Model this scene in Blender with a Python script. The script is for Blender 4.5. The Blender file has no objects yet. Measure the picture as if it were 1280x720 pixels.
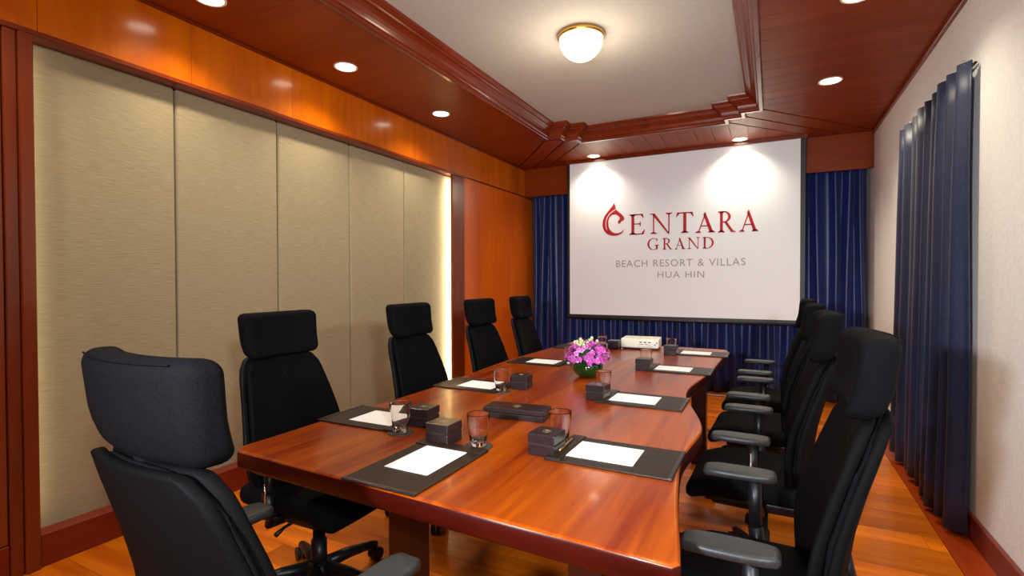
import bpy, bmesh, math, random
from mathutils import Vector, Matrix, noise
from mathutils.geometry import tessellate_polygon
random.seed(7)
PI = math.pi
SC = bpy.context.scene
COL = SC.collection

# ------------------------------------------------------------------ camera
cam = bpy.data.cameras.new('camera'); camo = bpy.data.objects.new('camera', cam); COL.objects.link(camo)
SC.camera = camo
cam.sensor_width = 36; cam.lens = 36 * 632.3 / 1280; cam.clip_start = 0.02
yaw, pitch, roll = math.radians(27.18), math.radians(-0.827), math.radians(-0.156)
vd = Vector((-math.sin(yaw) * math.cos(pitch), math.cos(yaw) * math.cos(pitch), math.sin(pitch)))
rt = Vector((math.cos(yaw), math.sin(yaw), 0)); up = rt.cross(vd)
Rr = math.cos(roll) * rt + math.sin(roll) * up; Uu = -math.sin(roll) * rt + math.cos(roll) * up
camo.matrix_world = Matrix(((Rr.x, Uu.x, -vd.x, 0), (Rr.y, Uu.y, -vd.y, 0), (Rr.z, Uu.z, -vd.z, 1.32), (0, 0, 0, 1)))

# ------------------------------------------------------------------ world, exposure
SC.view_settings.view_transform = 'Standard'; SC.view_settings.look = 'None'
SC.view_settings.gamma = 1; SC.view_settings.use_curve_mapping = False
SC.view_settings.exposure = 0.70
w = bpy.data.worlds.new('world'); SC.world = w; w.use_nodes = True
w.node_tree.nodes['Background'].inputs[0].default_value = (0.9, 0.85, 0.8, 1)
w.node_tree.nodes['Background'].inputs[1].default_value = 0.05
try:
    SC.cycles.max_bounces = 8; SC.cycles.transparent_max_bounces = 16; SC.cycles.sample_clamp_indirect = 4
except Exception: pass

# ------------------------------------------------------------------ lamps of the photographer, left and right of the camera
def area(name, loc, target, size, power, color, spread=180):
    l = bpy.data.lights.new(name, 'AREA'); l.shape = 'DISK'; l.size = size; l.energy = power; l.color = color; l.spread = math.radians(spread)
    o = bpy.data.objects.new(name, l); COL.objects.link(o); o.location = loc
    o.rotation_euler = (Vector(target) - Vector(loc)).to_track_quat('-Z', 'Y').to_euler(); return o
FLASH = (0.90, 0.95, 1.0)
area('flash_head_left', (-0.55, -0.45, 1.47), (-0.35, 6.0, 1.35), 0.10, 26, FLASH, 115)
area('flash_head_right', (0.72, -0.34, 1.78), (-2.2, 4.2, 1.25), 0.20, 21, FLASH, 125)
DOWN_W = 34.0      # watts of each recessed downlight
DOME_W = 9.0
WARM = (1.0, 0.88, 0.68)

# ------------------------------------------------------------------ materials
def new_mat(name):
    m = bpy.data.materials.new(name); m.use_nodes = True
    return m, m.node_tree, m.node_tree.nodes['Principled BSDF']
def plain(name, col, rough=0.5, metal=0.0, coat=0.0, spec=0.5, trans=0.0, ior=1.45, emis=None, es=0.0, sheen=0.0):
    m, t, p = new_mat(name)
    p.inputs['Base Color'].default_value = (*col, 1); p.inputs['Roughness'].default_value = rough
    p.inputs['Metallic'].default_value = metal; p.inputs['Coat Weight'].default_value = coat
    p.inputs['Coat Roughness'].default_value = 0.08
    p.inputs['Specular IOR Level'].default_value = spec
    p.inputs['Transmission Weight'].default_value = trans; p.inputs['IOR'].default_value = ior
    p.inputs['Sheen Weight'].default_value = sheen
    if emis: p.inputs['Emission Color'].default_value = (*emis, 1); p.inputs['Emission Strength'].default_value = es
    return m
def wood(name, dark, light, scale=(1.2, 22, 22), rough=0.3, coat=0.3, var=0.25, coatr=0.1, contrast=(0.3, 0.72), spec=0.2):
    """grain runs along the object's local X unless the scale says otherwise; each object gets its own tone"""
    m, t, p = new_mat(name); N = t.nodes; L = t.links
    tc = N.new('ShaderNodeTexCoord'); oi = N.new('ShaderNodeObjectInfo')
    off = N.new('ShaderNodeVectorMath'); off.operation = 'SCALE'; off.inputs[0].default_value = (17, 31, 47)
    L.new(oi.outputs['Random'], off.inputs['Scale'])
    add = N.new('ShaderNodeVectorMath'); L.new(tc.outputs['Object'], add.inputs[0]); L.new(off.outputs[0], add.inputs[1])
    mp = N.new('ShaderNodeMapping'); mp.inputs['Scale'].default_value = scale; L.new(add.outputs[0], mp.inputs[0])
    n1 = N.new('ShaderNodeTexNoise'); n1.inputs['Scale'].default_value = 1.0; n1.inputs['Detail'].default_value = 7; n1.inputs['Roughness'].default_value = 0.62
    n1.inputs['Distortion'].default_value = 0.6
    L.new(mp.outputs[0], n1.inputs['Vector'])
    n2 = N.new('ShaderNodeTexNoise'); n2.inputs['Scale'].default_value = 0.35; n2.inputs['Detail'].default_value = 3
    L.new(mp.outputs[0], n2.inputs['Vector'])
    mx = N.new('ShaderNodeMath'); mx.operation = 'MULTIPLY_ADD'; mx.inputs[1].default_value = 0.55
    sc2 = N.new('ShaderNodeMath'); sc2.operation = 'MULTIPLY'; sc2.inputs[1].default_value = 0.45
    L.new(n1.outputs[0], mx.inputs[0]); L.new(n2.outputs[0], sc2.inputs[0]); L.new(sc2.outputs[0], mx.inputs[2])
    cr = N.new('ShaderNodeValToRGB'); cr.color_ramp.elements[0].position = contrast[0]; cr.color_ramp.elements[1].position = contrast[1]
    cr.color_ramp.elements[0].color = (*dark, 1); cr.color_ramp.elements[1].color = (*light, 1)
    L.new(mx.outputs[0], cr.inputs[0])
    hv = N.new('ShaderNodeHueSaturation'); L.new(cr.outputs[0], hv.inputs['Color'])
    mr = N.new('ShaderNodeMapRange'); mr.inputs['To Min'].default_value = 1 - var; mr.inputs['To Max'].default_value = 1 + var
    L.new(oi.outputs['Random'], mr.inputs[0]); L.new(mr.outputs[0], hv.inputs['Value'])
    L.new(hv.outputs[0], p.inputs['Base Color'])
    p.inputs['Roughness'].default_value = rough; p.inputs['Coat Weight'].default_value = coat; p.inputs['Coat Roughness'].default_value = coatr
    p.inputs['Specular IOR Level'].default_value = spec
    bp = N.new('ShaderNodeBump'); bp.inputs['Strength'].default_value = 0.04; bp.inputs['Distance'].default_value = 0.002
    L.new(n1.outputs[0], bp.inputs['Height']); L.new(bp.outputs[0], p.inputs['Normal'])
    return m
def bumpy(name, c1, c2, scale, strength, dist, rough=0.8, stretch=(1, 1, 1), sheen=0.0, coat=0.0, detail=4, spec=0.5):
    m, t, p = new_mat(name); N = t.nodes; L = t.links
    tc = N.new('ShaderNodeTexCoord'); mp = N.new('ShaderNodeMapping'); mp.inputs['Scale'].default_value = stretch
    L.new(tc.outputs['Object'], mp.inputs[0])
    n = N.new('ShaderNodeTexNoise'); n.inputs['Scale'].default_value = scale; n.inputs['Detail'].default_value = detail
    L.new(mp.outputs[0], n.inputs['Vector'])
    cr = N.new('ShaderNodeValToRGB'); cr.color_ramp.elements[0].position = 0.35; cr.color_ramp.elements[1].position = 0.68
    cr.color_ramp.elements[0].color = (*c1, 1); cr.color_ramp.elements[1].color = (*c2, 1)
    L.new(n.outputs[0], cr.inputs[0]); L.new(cr.outputs[0], p.inputs['Base Color'])
    bp = N.new('ShaderNodeBump'); bp.inputs['Strength'].default_value = strength; bp.inputs['Distance'].default_value = dist
    L.new(n.outputs[0], bp.inputs['Height']); L.new(bp.outputs[0], p.inputs['Normal'])
    p.inputs['Roughness'].default_value = rough; p.inputs['Sheen Weight'].default_value = sheen; p.inputs['Coat Weight'].default_value = coat
    p.inputs['Specular IOR Level'].default_value = spec
    return m
M = {}
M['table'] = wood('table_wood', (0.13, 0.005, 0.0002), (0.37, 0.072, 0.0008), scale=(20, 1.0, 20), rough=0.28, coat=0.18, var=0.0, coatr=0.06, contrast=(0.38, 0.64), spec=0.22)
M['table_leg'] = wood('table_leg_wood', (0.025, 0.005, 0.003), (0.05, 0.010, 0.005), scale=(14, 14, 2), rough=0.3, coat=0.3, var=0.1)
M['floor'] = wood('floor_wood', (0.32, 0.045, 0.001), (0.75, 0.20, 0.006), scale=(1.4, 14, 14), rough=0.3, coat=0.25, var=0.28, coatr=0.15)
M['border'] = wood('floor_border_wood', (0.24, 0.024, 0.003), (0.38, 0.050, 0.006), scale=(14, 1.2, 14), rough=0.3, coat=0.2, var=0.08)
M['base'] = wood('baseboard_wood', (0.12, 0.012, 0.004), (0.20, 0.022, 0.006), scale=(14, 1.2, 14), rough=0.28, coat=0.3, var=0.05)
M['frieze'] = wood('frieze_wood', (0.36, 0.060, 0.0005), (0.62, 0.145, 0.001), scale=(10, 10, 1.2), rough=0.27, coat=0.35, var=0.10, coatr=0.14)
M['wallwood'] = wood('wall_panel_wood', (0.48, 0.070, 0.0005), (0.70, 0.145, 0.001), scale=(9, 9, 1.0), rough=0.3, coat=0.35, var=0.05, coatr=0.15)
M['trim'] = wood('trim_wood', (0.12, 0.014, 0.003), (0.20, 0.027, 0.005), scale=(12, 1.5, 12), rough=0.27, coat=0.35, var=0.05)
M['jamb'] = wood('jamb_wood', (0.11, 0.016, 0.003), (0.21, 0.036, 0.006), scale=(12, 12, 1.2), rough=0.3, coat=0.3, var=0.06)
M['soffit'] = wood('soffit_wood', (0.17, 0.020, 0.0005), (0.28, 0.046, 0.001), scale=(1.3, 12, 12), rough=0.42, coat=0.0, var=0.07, coatr=0.2)
M['soffit_y'] = wood('soffit_wood_lengthwise', (0.17, 0.020, 0.0005), (0.28, 0.046, 0.001), scale=(12, 1.3, 12), rough=0.42, coat=0.0, var=0.07, coatr=0.2)
M['gap'] = plain('dark_gap', (0.03, 0.008, 0.004), 0.8)
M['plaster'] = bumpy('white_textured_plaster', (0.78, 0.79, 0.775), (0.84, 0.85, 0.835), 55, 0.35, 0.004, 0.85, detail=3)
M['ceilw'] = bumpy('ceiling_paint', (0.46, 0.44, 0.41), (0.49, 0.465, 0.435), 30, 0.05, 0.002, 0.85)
M['fabric'] = bumpy('beige_wall_fabric', (0.27, 0.215, 0.12), (0.33, 0.27, 0.16), 40, 0.35, 0.003, 0.85, stretch=(1, 0.35, 5), sheen=0.1, detail=8)
M['curtain'] = bumpy('blue_curtain_satin', (0.002, 0.010, 0.085), (0.004, 0.020, 0.14), 30, 0.1, 0.002, 0.38, sheen=0.1)
M['curtain2'] = bumpy('navy_curtain_cloth', (0.005, 0.011, 0.040), (0.008, 0.016, 0.052), 30, 0.1, 0.002, 0.5, sheen=0.04)
M['screen'] = plain('projection_screen_white', (0.80, 0.84, 0.86), 0.75)
M['black'] = plain('black_border', (0.012, 0.011, 0.010), 0.45)
M['red'] = plain('dark_red_print', (0.40, 0.002, 0.008), 0.7)
M['olive'] = plain('olive_grey_print', (0.34, 0.32, 0.21), 0.7)
M['chair'] = bumpy('black_chair_fabric', (0.0013, 0.0014, 0.0020), (0.0032, 0.0034, 0.0046), 420, 0.35, 0.001, 0.85, detail=2, spec=0.07)
M['back'] = bumpy('black_back_mesh_fabric', (0.0012, 0.0012, 0.0015), (0.003, 0.003, 0.0035), 520, 0.5, 0.001, 0.7, detail=2, spec=0.06)
M['plastic'] = plain('black_plastic', (0.005, 0.005, 0.006), 0.38, spec=0.3)
M['armpad'] = bumpy('dark_grey_armrest_rubber', (0.014, 0.0145, 0.016), (0.022, 0.023, 0.025), 90, 0.05, 0.001, 0.42, spec=0.3)
M['steel'] = plain('polished_steel', (0.7, 0.7, 0.7), 0.18, metal=1)
M['brass'] = plain('polished_brass', (0.72, 0.45, 0.12), 0.22, metal=1)
M['leather'] = bumpy('dark_brown_leather', (0.013, 0.007, 0.004), (0.020, 0.011, 0.007), 160, 0.25, 0.001, 0.42, spec=0.22)
M['boxl'] = bumpy('dark_plum_leather', (0.014, 0.008, 0.009), (0.022, 0.013, 0.014), 160, 0.2, 0.001, 0.30, spec=0.4)
M['gold'] = plain('gold_stamp', (0.42, 0.27, 0.12), 0.4, metal=0.7)
M['paper'] = plain('white_paper', (0.86, 0.86, 0.86), 0.7)
M['coaster'] = plain('dark_coaster', (0.035, 0.028, 0.024), 0.5)
M['pen'] = plain('bronze_pen', (0.45, 0.28, 0.10), 0.3, metal=0.8)
M['glass'] = plain('clear_glass', (1, 1, 1), 0.0, trans=1.0, ior=1.45)
M['greenglass'] = plain('green_leaf_lined_glass', (0.002, 0.030, 0.004), 0.08, coat=1.0)
M['leaf'] = plain('dark_green_leaf', (0.006, 0.06, 0.01), 0.4)
M['projw'] = plain('cream_white_plastic', (0.80, 0.78, 0.66), 0.35)
M['port'] = plain('dark_port', (0.03, 0.02, 0.05), 0.5)
M['magenta'] = bumpy('magenta_petal', (0.36, 0.015, 0.27), (0.62, 0.09, 0.50), 60, 0.1, 0.001, 0.5)
M['pink'] = bumpy('light_pink_petal', (0.55, 0.10, 0.45), (0.80, 0.38, 0.70), 60, 0.1, 0.001, 0.5)
M['bud'] = plain('pale_green_bud', (0.55, 0.60, 0.30), 0.5)
M['lampglass'] = plain('lit_alabaster_glass', (0.9, 0.85, 0.7), 0.3, emis=(1.0, 0.86, 0.58), es=1.05)
M['lamp'] = plain('lit_lamp', (1, 1, 1), 0.3, emis=(1.0, 0.90, 0.72), es=8)
M['strip'] = plain('lit_strip', (1, 1, 1), 0.3, emis=(1.0, 0.87, 0.55), es=60)
M['strip_dim'] = plain('dim_strip', (1, 1, 1), 0.3, emis=(1.0, 0.87, 0.55), es=7)
M['ring'] = plain('white_lamp_ring', (0.75, 0.68, 0.55), 0.3)
M['cable'] = plain('white_cable', (0.8, 0.8, 0.8), 0.5)

# see-through back mesh of the chairs
def mesh_cloth():
    m, t, p = new_mat('sheer_black_mesh'); N = t.nodes; L = t.links
    p.inputs['Base Color'].default_value = (0.003, 0.003, 0.004, 1); p.inputs['Roughness'].default_value = 0.6; p.inputs['Specular IOR Level'].default_value = 0.15
    tr = N.new('ShaderNodeBsdfTransparent'); mx = N.new('ShaderNodeMixShader'); mx.inputs[0].default_value = 0.94
    L.new(tr.outputs[0], mx.inputs[1]); L.new(p.outputs[0], mx.inputs[2]); L.new(mx.outputs[0], N['Material Output'].inputs[0]); return m
M['sheer'] = mesh_cloth()

# ------------------------------------------------------------------ helpers
def tag(o, label=None, cat=None, group=None, kind=None):
    if label: o['label'] = label
    if cat: o['category'] = cat
    if group: o['group'] = group
    if kind: o['kind'] = kind
    return o
def empty(name, loc=(0, 0, 0), rz=0.0, label=None, cat=None, group=None, kind=None):
    o = bpy.data.objects.new(name, None); COL.objects.link(o); o.empty_display_size = 0.05
    o.location = loc; o.rotation_euler = (0, 0, rz); return tag(o, label, cat, group, kind)
def obj(name, bm, mats, parent=None, smooth=False, loc=None):
    me = bpy.data.meshes.new(name)
    bmesh.ops.recalc_face_normals(bm, faces=bm.faces)
    bm.to_mesh(me); bm.free()
    if not isinstance(mats, (list, tuple)): mats = [mats]
    for m in mats: me.materials.append(M[m] if isinstance(m, str) else m)
    if smooth:
        for p in me.polygons: p.use_smooth = True
    o = bpy.data.objects.new(name, me); COL.objects.link(o)
    if parent: o.parent = parent
    if loc: o.location = loc
    return o
def mesh_obj(name, me, parent=None, loc=(0, 0, 0), rot=(0, 0, 0)):
    o = bpy.data.objects.new(name, me); COL.objects.link(o); o.parent = parent; o.location = loc; o.rotation_euler = rot; return o
def copy_tree(o, parent=None):
    c = o.copy(); COL.objects.link(c)
    if parent: c.parent = parent
    for ch in list(o.children): copy_tree(ch, c)
    return c
def box(bm, x0, x1, y0, y1, z0, z1, mi=0):
    v = [bm.verts.new(p) for p in ((x0, y0, z0), (x1, y0, z0), (x1, y1, z0), (x0, y1, z0), (x0, y0, z1), (x1, y0, z1), (x1, y1, z1), (x0, y1, z1))]
    fs = []
    for f in ((0, 3, 2, 1), (4, 5, 6, 7), (0, 1, 5, 4), (1, 2, 6, 5), (2, 3, 7, 6), (3, 0, 4, 7)):
        fc = bm.faces.new([v[i] for i in f]); fc.material_index = mi; fs.append(fc)
    return v
def bbox(x0, x1, y0, y1, z0, z1, bev=0.0, seg=2):
    bm = bmesh.new(); box(bm, x0, x1, y0, y1, z0, z1)
    if bev: bmesh.ops.bevel(bm, geom=bm.edges[:], offset=bev, segments=seg, affect='EDGES', profile=0.6)
    return bm
def centred(name, x0, x1, y0, y1, z0, z1, mat, parent=None, bev=0.0, seg=1, smooth=False):
    """box whose origin is its own centre, so that object-space grain differs piece by piece"""
    c = ((x0 + x1) / 2, (y0 + y1) / 2, (z0 + z1) / 2)
    o = obj(name, bbox(x0 - c[0], x1 - c[0], y0 - c[1], y1 - c[1], z0 - c[2], z1 - c[2], bev, seg), mat, parent, smooth)
    o.location = c; return o
def prism(poly, z0, z1, bm=None, mi=0):
    bm = bm or bmesh.new()
    a = [bm.verts.new((x, y, z0)) for x, y in poly]; b = [bm.verts.new((x, y, z1)) for x, y in poly]
    n = len(poly)
    for tri in tessellate_polygon([[Vector((x, y, 0)) for x, y in poly]]):
        for vs in (a, b):
            try: f = bm.faces.new([vs[i] for i in tri]); f.material_index = mi
            except ValueError: pass
    for i in range(n):
        f = bm.faces.new((a[i], a[(i + 1) % n], b[(i + 1) % n], b[i])); f.material_index = mi
    return bm
def rbox(sx, sy, sz, r, n=(4, 4, 4), k=3, fn=None):
    """rounded box (full sizes sx, sy, sz) with optional deformation fn(x, y, z) -> (x, y, z)"""
    bm = bmesh.new(); h = (sx / 2, sy / 2, sz / 2); r = min(r, *h)
    def ax(i):
        a = h[i]; c = a - r; out = [(-a, 0)]
        vals = [-c - r * math.tan(PI / 4 * (1 - j / k)) for j in range(k)] + [-c + 2 * c * j / n[i] for j in range(n[i] + 1)] + [c + r * math.tan(PI / 4 * (j + 1) / k) for j in range(k)]
        return vals
    A = [ax(0), ax(1), ax(2)]; vt = {}
    def vert(p):
        q = [max(-(h[i] - r), min(h[i] - r, p[i])) for i in range(3)]
        d = Vector([p[i] - q[i] for i in range(3)])
        if d.length > 1e-9: d = d.normalized() * r
        s = (q[0] + d.x, q[1] + d.y, q[2] + d.z)
        key = tuple(round(c, 5) for c in p)
        if key not in vt: vt[key] = bm.verts.new(fn(*s) if fn else s)
        return vt[key]
    for i in range(3):
        j, l = [(1, 2), (0, 2), (0, 1)][i]
        for side in (-h[i], h[i]):
            for a in range(len(A[j]) - 1):
                for b in range(len(A[l]) - 1):
                    pts = []
                    for (u, v_) in ((a, b), (a + 1, b), (a + 1, b + 1), (a, b + 1)):
                        p = [0, 0, 0]; p[i] = side; p[j] = A[j][u]; p[l] = A[l][v_]; pts.append(vert(p))
                    try: bm.faces.new(pts)
                    except ValueError: pass
    return bm
def lathe(bm, prof, seg=24, c=(0, 0, 0), mi=0, close=False):
    rings = []
    for r, z in prof:
        if r < 1e-6: rings.append([bm.verts.new((c[0], c[1], c[2] + z))])
        else: rings.append([bm.verts.new((c[0] + r * math.cos(2 * PI * i / seg), c[1] + r * math.sin(2 * PI * i / seg), c[2] + z)) for i in range(seg)])
    prs = list(zip(rings, rings[1:]))
    if close: prs.append((rings[-1], rings[0]))
    for a, b in prs:
        for i in range(seg):
            j = (i + 1) % seg
            vs = [a[i % len(a)], a[j % len(a)], b[j % len(b)], b[i % len(b)]]
            u = []
            for v in vs:
                if v not in u: u.append(v)
            if len(u) > 2:
                try: f = bm.faces.new(u); f.material_index = mi
                except ValueError: pass
    return bm
def tube(bm, pts, r, seg=8, cap=True):
    pts = [Vector(p) for p in pts]; rs = r if isinstance(r, (list, tuple)) else [r] * len(pts); rings = []
    for i, p in enumerate(pts):
        d = (pts[min(i + 1, len(pts) - 1)] - pts[max(i - 1, 0)]).normalized()
        a = Vector((0, 0, 1)) if abs(d.z) < 0.9 else Vector((1, 0, 0))
        u = d.cross(a).normalized(); v = d.cross(u)
        rings.append([bm.verts.new(p + (u * math.cos(2 * PI * k / seg) + v * math.sin(2 * PI * k / seg)) * rs[i]) for k in range(seg)])
    for a, b in zip(rings, rings[1:]):
        for k in range(seg): bm.faces.new((a[k], a[(k + 1) % seg], b[(k + 1) % seg], b[k]))
    if cap: bm.faces.new(rings[0]); bm.faces.new(rings[-1])
    return bm
def clip(poly, region):
    out = poly; n = len(region)
    area_ = sum(region[i][0] * region[(i + 1) % n][1] - region[(i + 1) % n][0] * region[i][1] for i in range(n))
    if area_ < 0: region = region[::-1]
    for i in range(n):
        a, b = region[i], region[(i + 1) % n]; inp = out; out = []
        if not inp: return []
        side = lambda p: (b[0] - a[0]) * (p[1] - a[1]) - (b[1] - a[1]) * (p[0] - a[0])
        for j in range(len(inp)):
            p, q = inp[j], inp[(j + 1) % len(inp)]; sp, sq = side(p), side(q)
            if sp >= 0: out.append(p)
            if (sp > 0 > sq) or (sp < 0 < sq):
                t = sp / (sp - sq); out.append((p[0] + t * (q[0] - p[0]), p[1] + t * (q[1] - p[1])))
    res = []
    for p in out:
        if not res or (abs(p[0] - res[-1][0]) + abs(p[1] - res[-1][1])) > 1e-4: res.append(p)
    if len(res) > 2 and (abs(res[0][0] - res[-1][0]) + abs(res[0][1] - res[-1][1])) < 1e-4: res.pop()
    return res if len(res) > 2 else []
def piece(name, poly, z0, z1, mat, parent):
    cx = sum(p[0] for p in poly) / len(poly); cy = sum(p[1] for p in poly) / len(poly)
    o = obj(name, prism([(x - cx, y - cy) for x, y in poly], z0, z1), mat, parent); o.location = (cx, cy, 0); return o
def shrink(poly, d):
    """move every edge of a polygon inward by d"""
    n = len(poly); ar = sum(poly[i][0] * poly[(i + 1) % n][1] - poly[(i + 1) % n][0] * poly[i][1] for i in range(n))
    s = 1 if ar > 0 else -1; out = []
    for i in range(n):
        p0, p1, p2 = Vector(poly[i - 1]), Vector(poly[i]), Vector(poly[(i + 1) % n])
        e1 = (p1 - p0).normalized(); e2 = (p2 - p1).normalized()
        n1 = Vector((-e1.y, e1.x)) * s; n2 = Vector((-e2.y, e2.x)) * s
        b = n1 + n2; k = b.dot(n1)
        b = b / k if abs(k) > 1e-6 else n1
        out.append((p1.x + b.x * d, p1.y + b.y * d))
    return out

# ------------------------------------------------------------------ room dimensions
XL, XR, YB, YF = -3.0, 0.916, 6.60, -2.2      # left wall, right wall, back wall, wall behind camera
ZS, ZC = 2.828, 2.955                          # wooden soffit, white tray
VY = 6.234                                     # valance face

# ---- floor
floor = obj('floor', bbox(-3.3, 1.1, YF - 0.1, YB + 0.1, -0.06, -0.012), 'gap'); tag(floor, 'polished red-brown timber plank floor', kind='structure')
PW = 0.14; y = YF; row = 0
while y < YB:
    x = XL - 0.3 - random.uniform(0, 1.0)
    while x < 0.77:
        L_ = random.uniform(1.25, 2.0); x1 = min(x + L_, 0.77)
        xa = max(x, -3.10)
        if x1 - xa > 0.05:
            centred('plank', xa + 0.0008, x1 - 0.0008, y + 0.0008, min(y + PW, YB) - 0.0008, -0.014, 0.0, 'floor', floor)
        x = x1 if x1 < 0.77 else 9
    y += PW
y = YF
while y < YB:
    y1 = min(y + 2.2, YB); centred('border_plank', 0.772, XR, y + 0.001, y1 - 0.001, -0.014, 0.0, 'border', floor); y = y1

# ---- left wall with frieze, recessed fabric panels, jambs
wl = obj('wall_left', bbox(-3.22, -3.135, YF - 0.1, YB + 0.1, -0.05, 3.0), 'gap'); tag(wl, 'left wall with wood frieze and beige fabric panels', kind='structure')
fy = [-2.2, -1.0, -0.3, 0.39, 1.085, 1.779, 2.472, 3.163, 3.862, 4.669, 6.60]
for a, b in zip(fy, fy[1:]):
    centred('frieze_board', -3.12, XL, a + 0.0012, b - 0.0012, 2.468, ZS + 0.02, 'frieze', wl)
centred('frieze_lip', -3.12, XL + 0.014, YF, 4.70, 2.440, 2.466, 'trim', wl, 0.004)
centred('panel_seam_lip', -3.12, XL - 0.006, 4.70, 6.60, 2.452, 2.466, 'trim', wl)
centred('corner_bead', XL, XL + 0.016, YF, VY, ZS - 0.018, ZS, 'trim', wl, 0.004)
py_ = [1.012, 1.732, 2.415, 3.094, 3.783, 4.60]
for i, (a, b) in enumerate(zip(py_, py_[1:])):
    c = ((a + b) / 2)
    o = obj('fabric_panel', rbox(0.045, b - a - 0.008, 2.44 - 0.13, 0.018, (1, 3, 6), 3), 'fabric', wl, True)
    o.location = (-3.1025, c, 0.13 + 2.31 / 2)
centred('jamb', -3.030, XL + 0.022, 1.010, 1.062, 0.0, 2.44, 'jamb', wl, 0.004)
centred('jamb', -3.13, XL + 0.008, 0.962, 1.008, 0.0, 2.44, 'jamb', wl, 0.003)
centred('jamb', -3.028, XL + 0.004, 4.475, 4.698, 0.0, 2.44, 'jamb', wl, 0.004)
centred('jamb_return', -3.13, -3.03, 4.600, 4.698, 0.0, 2.44, 'jamb', wl)
centred('wood_panel', -3.12, XL, YF, 0.958, 0.155, 2.438, 'jamb', wl, 0.003)
centred('wood_panel', -3.12, XL, 4.702, 6.27, 0.155, 2.450, 'wallwood', wl, 0.003)
centred('wood_panel', -3.12, XL - 0.02, 6.27, 6.60, 0.155, 2.450, 'wallwood', wl, 0.003)
for a, b in ((YF, 0.960), (1.064, 4.473), (4.70, 6.59)):
    o = centred('baseboard_left', -3.13, XL + 0.006, a, b, 0.0, 0.152, 'base', None, 0.004); tag(o, kind='structure')
# light strips set in the two reveals of the recess
for (yy, w_, d_) in ((4.520, 14.0, -1), (1.030, 3.0, 1)):
    s = centred('strip_light', -3.040, -3.0305, yy - 0.010, yy + 0.010, 0.20, 2.40, 'strip' if d_ < 0 else 'strip_dim', None)
    tag(s, 'warm vertical strip light hidden at the %s edge of the fabric panels' % ('far' if d_ < 0 else 'near'), 'strip light')

# ---- right wall, back wall, wall behind the camera
wr = obj('wall_right', bbox(XR, XR + 0.12, YF - 0.1, YB + 0.1, -0.05, 3.0), 'plaster'); tag(wr, 'cream textured plaster wall', kind='structure')
o = centred('baseboard_right', XR - 0.018, XR + 0.004, YF, YB, 0.0, 0.128, 'base', None, 0.004); tag(o, kind='structure')
o = centred('trim_1', XR - 0.024, XR + 0.004, YF, VY, ZS - 0.034, ZS, 'trim', None, 0.005); tag(o, kind='structure')
o = obj('wall_back', bbox(-3.2, 1.05, YB, YB + 0.1, -0.05, 3.0), 'plaster'); tag(o, kind='structure')
o = obj('wall_front', bbox(-3.2, 1.05, YF - 0.1, YF, -0.05, 3.0), 'wallwood'); tag(o, kind='structure')
vl = centred('trim_2', -2.999, XR - 0.001, VY, VY + 0.03, 2.454, ZS + 0.01, 'soffit', None, 0.003); tag(vl, 'wooden curtain valance across the far wall', kind='structure')

# ---- ceiling
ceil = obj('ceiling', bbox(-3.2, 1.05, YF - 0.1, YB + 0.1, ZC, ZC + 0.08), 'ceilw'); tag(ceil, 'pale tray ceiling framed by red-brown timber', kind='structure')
LX, RX = -2.115, -0.11
outl = [(LX, -0.5), (RX, -0.5), (RX, 4.97), (-0.258, 4.97), (-0.258, 5.10), (-0.405, 5.10), (-0.405, 5.235),
        (-1.83, 5.235), (-1.83, 5.10), (-1.972, 5.10), (-1.972, 4.97), (LX, 4.97)]
# crown moulding swept round the stepped opening (one run per mitred side)
prof = [(-0.040, ZS + 0.02), (-0.040, ZS - 0.012), (-0.034, ZS - 0.018), (-0.008, ZS - 0.018), (0.0, ZS - 0.010), (0.002, ZS + 0.006), (0.012, ZS + 0.012),
        (0.016, ZS + 0.022), (0.022, ZS + 0.040), (0.034, ZS + 0.058), (0.052, ZS + 0.074), (0.070, ZS + 0.082), (0.074, ZS + 0.092), (0.084, ZS + 0.096), (0.100, ZS + 0.112), (0.104, ZC)]
rings = [shrink(outl, o_) for o_, z_ in prof]
for i in range(len(outl)):
    j = (i + 1) % len(outl); bm = bmesh.new()
    A_ = [bm.verts.new((*rings[k][i], prof[k][1])) for k in range(len(prof))]; B_ = [bm.verts.new((*rings[k][j], prof[k][1])) for k in range(len(prof))]
    for k in range(len(prof) - 1): bm.faces.new((A_[k], B_[k], B_[k + 1], A_[k + 1]))
    obj('crown_moulding', bm, 'trim', ceil)
# backing above the boards (ring between the room outline and the opening)
for a, b, c, d in ((-3.1, LX, YF, YB), (RX, 1.0, YF, YB), (LX, RX, 5.235, YB), (LX, RX, YF, -0.5), (LX, -1.972, 4.97, 5.235), (-1.972, -1.83, 5.10, 5.235), (-0.258, RX, 4.97, 5.235), (-0.405, -0.258, 5.10, 5.235)):
    obj('soffit_backing', bbox(a, b, c, d, ZS + 0.012, ZS + 0.05), 'gap', ceil)
regL = [(XL, YF), (LX - 0.038, YF), (LX - 0.038, 4.99), (XL, 6.03)]
regR = [(RX + 0.038, YF), (XR, YF), (XR, 6.20), (RX + 0.038, 5.0)]
regB = [(-1.845, 5.275), (-0.39, 5.275), (0.42, VY), (-2.66, VY)]
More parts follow.
